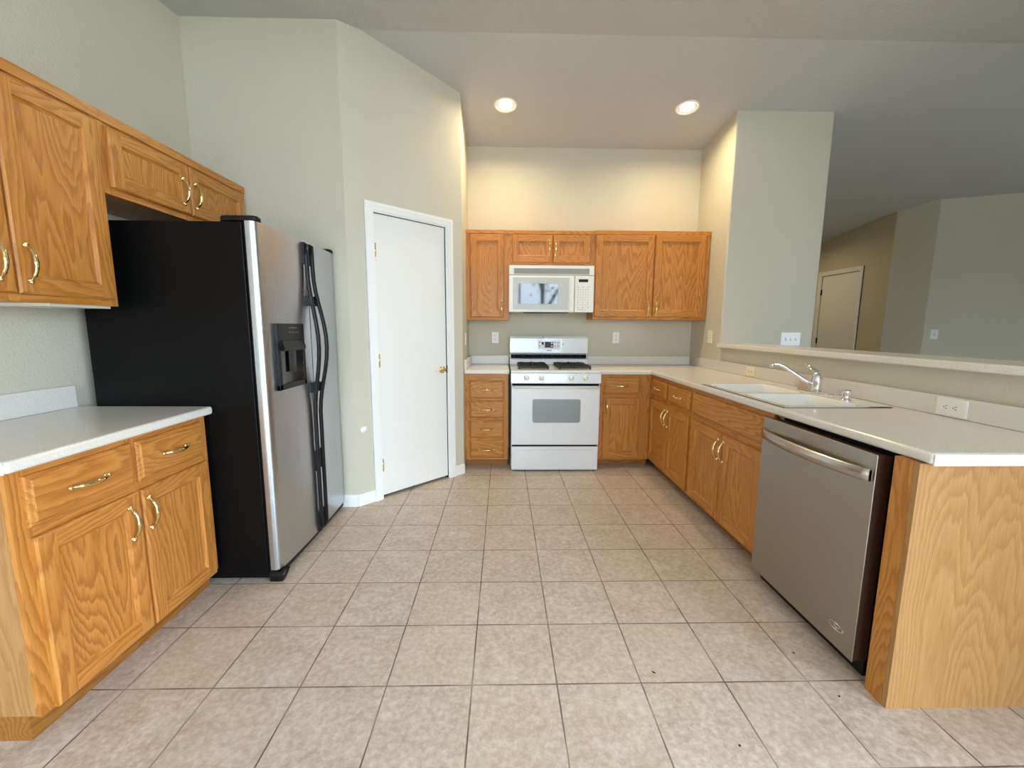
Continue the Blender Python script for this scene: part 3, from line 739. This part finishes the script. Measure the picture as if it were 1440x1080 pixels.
for yc, nm in ((FY0+.035, 0), (FY1-.035, 1)):
    bm = B(); loft(bm, [rr(-1.30-ox, -1.128-ox, yc-.034-oy, yc+.03-oy, .028, FH+.001), rr(-1.30-ox, -1.128-ox, yc-.034-oy, yc+.03-oy, .028, FH+.018), rr(-1.295-ox, -1.134-ox, yc-.028-oy, yc+.025-oy, .024, FH+.024)], 0, True, True)
    tag(obj('hinge_cover', bm, 'black_plastic', fr), 'black plastic hinge cover')
bm = B(); box(bm, -1.19-ox, -1.150-ox, FY0+.05-oy, FY1-.01-oy, .015, .058); obj('base_grille', bm, 'black_plastic', fr)
bm = B(); loft(bm, [rr(-1.195-ox, -1.125-ox, FY0-oy, FY0+.045-oy, .012, .0), rr(-1.195-ox, -1.105-ox, FY0-oy, FY0+.05-oy, .012, .055)], 0, True, True); obj('foot_cover', bm, 'black_plastic', fr)

# ------------------------------------------------------------------ range
RX0, RX1, RY = .069, .868, 3.66
rg = thing('gas_range', 'white gas range with oven between the base cabinets', 'range', ((RX0+RX1)/2, RY, 0)); rx = (RX0+RX1)/2; HWD = (RX1-RX0)/2
def rp(name, m, x0, x1, y0, y1, z0, z1, bevel=.002, par=None): return pbox(name, m, par or rg, x0-rx, x1-rx, y0-RY, y1-RY, z0, z1, bevel)
rp('body', 'enamel', RX0+.004, RX1-.004, RY+.03, 4.36, .03, .885)
rp('front_shadow_gap', 'dark', RX0+.012, RX1-.012, RY+.018, RY+.0295, .03, .80, 0)
bm = B()
cz = .921
box(bm, -HWD, HWD, 0, .62, .897, cz, 0, .004)
ck = obj('cooktop', bm, 'enamel', rg)
bm = B(); y = .0
loft(bm, [[(-HWD, y_, z_), (HWD, y_, z_)] for y_, z_ in ((.03, .896), (.002, .894), (-.006, .809), (.03, .806))], 0, closed=False, smooth=False)
bm.faces.new([bm.verts.new((-HWD, a, b)) for a, b in ((.03, .896), (.002, .894), (-.006, .809), (.03, .806))]); bm.faces.new([bm.verts.new((HWD, a, b)) for a, b in ((.03, .896), (.002, .894), (-.006, .809), (.03, .806))])
cp = obj('control_panel', bm, 'enamel', rg)
for kx in (.207, .339, .603, .729):
    bm = B(); lathe(bm, [(.024, 0), (.024, -.004), (.019, -.006), (.017, -.024), (0, -.025)], 'Y', 24); box(bm, -.004, .004, -.033, -.02, -.017, .017, 0, .0015)
    obj('knob', bm, 'plate', cp, loc=(kx-rx, -.002, .855))
bm = B()
bm.free()
for kx in (.178, .310, .646, .76):
    bm = B(); box(bm, kx-rx-.005, kx-rx+.005, -.0035, .002, .880, .884); obj('burner_mark', bm, 'grey_print', cp)
od = rp('oven_door', 'enamel', RX0+.006, RX1-.006, RY-.002, RY+.018, .246, .783, .004)
dz = od.location
bm = B(); loft(bm, [[(a, y_, c_) for a, _, c_ in rr2] for y_, rr2 in ((0, [(x, 0, z) for x, z, _ in rr(.262-rx, .692-rx, .450, .664, .02, 0)]), (-.003, [(x, 0, z) for x, z, _ in rr(.262-rx, .692-rx, .450, .664, .02, 0)]))], 0, True, True)
obj('window_surround', bm, 'grey_print', rg, loc=(0, -.002, 0))
bm = B(); loft(bm, [[(x, y_, z) for x, z, _ in rr(.267-rx, .687-rx, .455, .659, .017, 0)] for y_ in (0, -.002)], 0, True, True); obj('oven_window', bm, 'glass_oven', rg, loc=(0, -.0045, 0))
bm = B(); tube(bm, [(-.375, -.040, .771), (.375, -.040, .771)], .011, 12, flat=.8)
for s in (-1, 1): box(bm, s*.372-.012, s*.372+.012, -.042, 0, .762, .780, 0, .003)
obj('oven_handle', bm, 'enamel', rg)
dr = rp('bottom_drawer', 'enamel', RX0+.008, RX1-.008, RY-.002, RY+.018, .012, .229, .004)
bm = B(); box(bm, -.355, .355, -.010, .001, .192, .203, 0, .002); obj('drawer_pull', bm, 'enamel', rg)
# backguard
bm = B()
loft(bm, [[(-HWD, y_-RY, z_), (HWD-.004, y_-RY, z_)] for y_, z_ in ((4.36, .90), (4.36, 1.205), (4.30, 1.207), (4.283, 1.185), (4.272, 1.045), (4.272, 1.035), (4.30, 1.022), (4.30, .982), (4.27, .975), (4.262, .925), (4.25, .915))], 0, closed=False, smooth=False)
for s in (-HWD, HWD-.004): bm.faces.new([bm.verts.new((s, y_-RY, z_)) for y_, z_ in ((4.36, .90), (4.36, 1.205), (4.30, 1.207), (4.283, 1.185), (4.272, 1.045), (4.272, 1.035), (4.30, 1.022), (4.30, .982), (4.27, .975), (4.262, .925), (4.25, .915))])
bk = obj('backguard', bm, 'enamel', rg)
bm = B(); box(bm, -HWD+.01, HWD-.014, 4.285-RY, 4.30-RY, .984, 1.020); 
obj('vent_slot', bm, 'dark', bk)
for k in range(8):
    bm = B(); box(bm, -.36+.097*k, -.352+.097*k, 4.278-RY, 4.287-RY, .984, 1.020); obj('vent_fin', bm, 'black_plastic', bk)
bm = B(); box(bm, .358-rx, .586-rx, 4.2715-RY, 4.285-RY, 1.075, 1.158); cpl = obj('clock_panel', bm, 'plate', bk, bevel=.001)
bm = B(); box(bm, .425-rx, .512-rx, 4.2695-RY, 4.272-RY, 1.092, 1.150); box(bm, .392-rx, .414-rx, 4.2695-RY, 4.272-RY, 1.122, 1.150); obj('clock_display', bm, 'black_gloss', bk)
for x, z in ((.372, 1.146), (.372, 1.11), (.53, 1.146), (.53, 1.11), (.562, 1.146), (.562, 1.11), (.61, 1.13)):
    bm = B(); box(bm, x-rx-.004, x-rx+.004, 4.2695-RY, 4.275-RY, z-.006, z+.006); obj('clock_button', bm, 'print_dark', bk)
for x, z in ((.496, 1.136), (.496, 1.107)):
    bm = B(); box(bm, x-rx-.008, x-rx+.008, 4.268-RY, 4.27-RY, z-.007, z+.007); tag(obj('clock_button', bm, 'cream', bk), 'pale button on the dark clock display')
bm = B(); box(bm, .444-rx, .494-rx, 4.266-RY, 4.275-RY, 1.061, 1.067); obj('badge', bm, 'black_plastic', bk)
bm = B(); box(bm, .404-rx, .412-rx, 4.28-RY, 4.292-RY, 1.19, 1.198); obj('indicator', bm, 'black_plastic', bk)
def grate(par, x0, x1, y0, y1):
    g_ = B(); h = .006
    def bar(xa, ya_, xb, yb_, z0_=.010, z1_=.030):
        d = Vector((xb-xa, yb_-ya_)).normalized(); n_ = Vector((-d.y, d.x))*h
        lo_ = [(xa+n_.x, ya_+n_.y), (xb+n_.x, yb_+n_.y), (xb-n_.x, yb_-n_.y), (xa-n_.x, ya_-n_.y)]
        loft(g_, [[(*q_, z0_) for q_ in lo_], [(*q_, z1_) for q_ in lo_]], 0, True, True, smooth=False)
    ym_ = (y0+y1)/2; xc = (x0+x1)/2
    for x in (x0, x1): bar(x, y0, x, y1)
    for y in (y0, ym_, y1): bar(x0, y, x1, y)
    for i in (0, 1):
        yc = y0+(y1-y0)*(.25+.5*i)
        for a_ in (-1, 1):
            bar(xc+a_*(x1-x0)/2, yc, xc+a_*.028, yc, .014, .036); bar(xc, yc+a_*(y1-y0)/4, xc, yc+a_*.028, .014, .036)
            for b_ in (-1, 1): bar(xc+a_*.11, yc+b_*.095, xc+a_*.03, yc+b_*.03, .012, .034)
    for x in (x0, x1):
        for y in (y0, ym_, y1): box(g_, x-.007, x+.007, y-.007, y+.007, 0, .03)
    return obj('burner_grate', g_, 'iron', par, loc=(0, 0, cz))
for gx0, gx1 in ((.150, .408), (.515, .790)):
    grate(rg, gx0-rx, gx1-rx, .10, .53)
    for yc in (.24, .44):
        bm = B(); lathe(bm, [(.055, 0), (.055, .007), (.04, .010), (.04, .020), (0, .021)], 'Z', 20); obj('burner', bm, 'iron', rg, loc=((gx0+gx1)/2-rx, yc, cz))

# ------------------------------------------------------------------ microwave
MX0, MX1, MY, MZ0, MZ1 = .052, .848, 3.985, 1.440, 1.868
mw = thing('microwave_oven', 'white over-the-range microwave under the short wall cabinet', 'microwave', ((MX0+MX1)/2, MY, MZ0)); mx = (MX0+MX1)/2
def mp(name, m, x0, x1, y0, y1, z0, z1, bevel=.002, par=None): return pbox(name, m, par or mw, x0-mx, x1-mx, y0-MY, y1-MY, z0-MZ0, z1-MZ0, bevel)
mp('case', 'cream', MX0, MX1, MY+.03, 4.375, MZ0+.006, MZ1, .003)
mp('top_vent', 'cream', MX0, MX1, MY, MY+.03, 1.782, MZ1, .004)
bm = B()
for k in range(7): box(bm, .099-mx, .802-mx, -.0035, .001, 1.793-MZ0+.0068*k, 1.797-MZ0+.0068*k)
obj('vent_grille', bm, 'grey_print', mw)
bm = B(); box(bm, .099-mx, .802-mx, -.001, .001, 1.790-MZ0, 1.841-MZ0); obj('vent_backing', bm, 'grille', mw)
md = mp('door', 'cream', MX0, .664, MY-.004, MY+.03, MZ0, 1.776, .005)
mp('door_glass', 'mw_glass_frame', .090, .612, MY-.006, MY-.0038, 1.462, 1.757, .001)
bm = B(); loft(bm, [[(x, y_, z) for x, z, _ in rr(.134-mx, .512-mx, 1.515-MZ0, 1.702-MZ0, .006, 0)] for y_ in (-.0085, -.0058)], 0, True, True); obj('door_window', bm, 'mw_glass', mw)
bm = B(); loft(bm, [[(x, y_, z) for x, z, _ in rr(.622-mx, .654-mx, 1.452-MZ0, 1.768-MZ0, .008, 0)] for y_ in (-.004, -.020)], 0, False, True); obj('door_grip', bm, 'cream', mw)
mp('control_panel', 'cream', .668, MX1, MY-.004, MY+.03, MZ0, 1.776, .004)
mp('display', 'black_gloss', .704, .791, MY-.0055, MY-.0035, 1.718, 1.744, 0)
bm = B()
for r_ in range(9):
    for c_ in range(5):
        if (r_ in (0, 6, 8)) and c_ in (1, 3): continue
        x = .700+.0235*c_; z = 1.672-.0235*r_; w_ = .009 if r_ in (0, 6, 8) else .005
        box(bm, x-mx-w_*.6, x-mx+w_*.6, -.0048, -.0035, z-MZ0-.0022, z-MZ0+.0022)
box(bm, .70-mx, .78-mx, -.0048, -.0035, 1.466-MZ0, 1.468-MZ0)
obj('keypad_marks', bm, 'print_dark', mw)
bm = B(); box(bm, .20-mx, .62-mx, .03, .25, -.006, .006); obj('filter_grille', bm, 'black_plastic', mw)

# ------------------------------------------------------------------ dishwasher
DWX, DY0, DY1 = 1.308, 1.382, 2.022
dw = thing('dishwasher', 'stainless dishwasher with bowed bar handle near the peninsula end', 'dishwasher', (DWX, (DY0+DY1)/2, 0), -R90)
hw = (DY1-DY0)/2
pbox('tub_body', 'dark', dw, -hw+.06, hw-.004, .06, .62, .09, .868)
pbox('door_sides', 'edge_brown', dw, -hw+.002, hw-.002, .004, .055, .068, .858)
dd = pbox('door', 'steel_dark', dw, -hw, hw, -.002, .0038, .062, .862, bevel=.002)
pbox('toe_panel', 'black_plastic', dw, -hw+.005, hw-.005, .05, .07, .0, .088)
bm = B(); n = 24; loops = []
for k in range(n+1):
    s = -1+2*k/n; x = s*(hw-.012); y = -.008-.042*(1-s*s)**.8
    loops.append([(x, y-.006, .762), (x, y-.008, .784), (x, y-.006, .806), (x, y+.004, .808), (x, y+.004, .760)])
loft(bm, loops, 0, True, True)
for s in (-1, 1): box(bm, s*(hw-.022)-.01, s*(hw-.022)+.01, -.012, .0, .764, .804)
tag(obj('handle', bm, 'steel_bar', dw), 'satin steel bowed bar handle')
bm = B(); loops = []
for k in range(33):
    a = 2*PI*k/32; th = .0035 if abs(math.sin(a)) > .3 else .0025
    loops.append([(.236+ (.034+d_)*math.cos(a), y_, .145+(.013+d_)*math.sin(a)) for d_, y_ in ((-th/2, -.0025), (-th/2, -.0042), (th/2, -.0042), (th/2, -.0025))])
loft(bm, loops, 0)
tube(bm, [(.214, -.0035, .140), (.226, -.0035, .150), (.240, -.0035, .140), (.256, -.0035, .151)], .0015, 6)
tag(obj('badge', bm, 'chrome', dw), 'small oval chrome badge')

# ------------------------------------------------------------------ outlets and switches
def plate(name, label, cat, loc, rotz, w, h, mat_, kind='outlet', n=1, tilt=False, group=None):
    t = thing(name, label, cat, loc, rotz, group)
    bm = B(); loft(bm, [rr2 for rr2 in ([(x, y_, z) for x, z, _ in rr(-w/2+i, w/2-i, -h/2+i, h/2-i, .004, 0)] for i, y_ in ((0, 0), (0, -.003), (.003, -.0055)))], 0, True, True); obj('cover_plate', bm, mat_, t)
    for k in range(n):
        if kind == 'outlet':
            for s in (-1, 1):
                c_ = (s*.0195, 0) if tilt else (0, s*.0195)
                bm = B(); loft(bm, [[(x+c_[0], y_, z+c_[1]) for x, z, _ in rr(-.0165, .0165, -.0145, .0145, .012, 0)] for y_ in (-.005, -.0075)], 0, True, True); so = obj('socket', bm, mat_, t)
                bm = B()
                for a in (-1, 1):
                    if tilt: box(bm, c_[0]-.002, c_[0]+.006, -.0080, -.007, a*.0055-.0012, a*.0055+.0012)
                    else: box(bm, a*.0055-.0012, a*.0055+.0012, -.0080, -.007, c_[1]-.002, c_[1]+.006)
                lathe(bm, [(.0024, -.007), (.0024, -.0081)], 'Y', 8, c=(c_[0]-(.007 if tilt else 0), 0, c_[1]-(0 if tilt else .007)))
                obj('slots', bm, 'dark', so)
        else:
            x = (k-(n-1)/2)*.046
            bm = B(); box(bm, x-.005, x+.005, -.012, -.005, -.003, .010, 0, .001); box(bm, x-.0065, x+.0065, -.0065, -.005, -.013, .013, 1); obj('toggle', bm, [mat_, 'grille'], t)
    return t
plate('wall_outlet', 'white outlet on the back wall left of the range', 'outlet', (-.083, BY, 1.190), 0, .072, .115, 'plate', group='kitchen outlets')
plate('wall_outlet', 'white outlet on the back wall right of the range', 'outlet', (1.180, BY, 1.195), 0, .072, .115, 'plate', group='kitchen outlets')
plate('light_switch', 'ivory switch plate on the side wall right of the wall cabinets', 'switch', (1.972, 3.97, 1.218), -R90, .085, .12, 'ivory', 'switch', 2)
plate('light_switch', 'narrow white switch seen edge-on on the return wall beside the pantry', 'switch', (PR.x-.0045, 3.92, 1.185), R90, .072, .115, 'plate', 'switch')
plate('wall_outlet', 'ivory sideways outlet on the backsplash behind the sink', 'outlet', (1.9615, 3.255, .960), -R90, .115, .076, 'ivory', tilt=True, group='kitchen outlets')
plate('wall_outlet', 'white sideways outlet on the backsplash nearest the camera', 'outlet', (1.9615, 1.755, .960), -R90, .128, .078, 'plate', tilt=True, group='kitchen outlets')
plate('light_switch', 'white triple switch plate on the pillar above the bar ledge', 'switch', (2.613, 3.7715, 1.205), 0, .178, .118, 'plate', 'switch', 3)
lb = Vector((EX-5.53, 4.72-5.43)).normalized(); q = Vector((5.53, 5.43))+lb*.12
plate('light_switch', 'pale switch on the far living room wall', 'switch', (q.x, q.y, 1.236), math.atan2(lb.y, lb.x), .085, .125, 'plate', 'switch')

# ------------------------------------------------------------------ crumbs on the floor
def crumb(x, y, label, s=.004, el=1.0, rot=0):
    bm = B(); bmesh.ops.create_icosphere(bm, subdivisions=1, radius=s)
    for v in bm.verts: v.co.x *= el; v.co.z = (v.co.z+s)*.6
    tag(obj('floor_crumb', bm, 'iron', loc=(x, y, 0), rotz=rot), label, 'crumb', 'crumbs on the floor')
crumb(.575, 1.413, 'long dark crumb on the tile in front of the dishwasher', .0035, 2.6, -.7)
crumb(.745, 1.13, 'tiny dark crumb close to a tile joint, bottom right of the floor', .004)
crumb(.495, .95, 'dark crumb alone in the middle of a near tile', .004)
crumb(1.175, 1.50, 'dark crumb on the shaded tile beneath the dishwasher door', .004)
crumb(1.20, 1.30, 'dark crumb beside the foot of the peninsula post', .004)
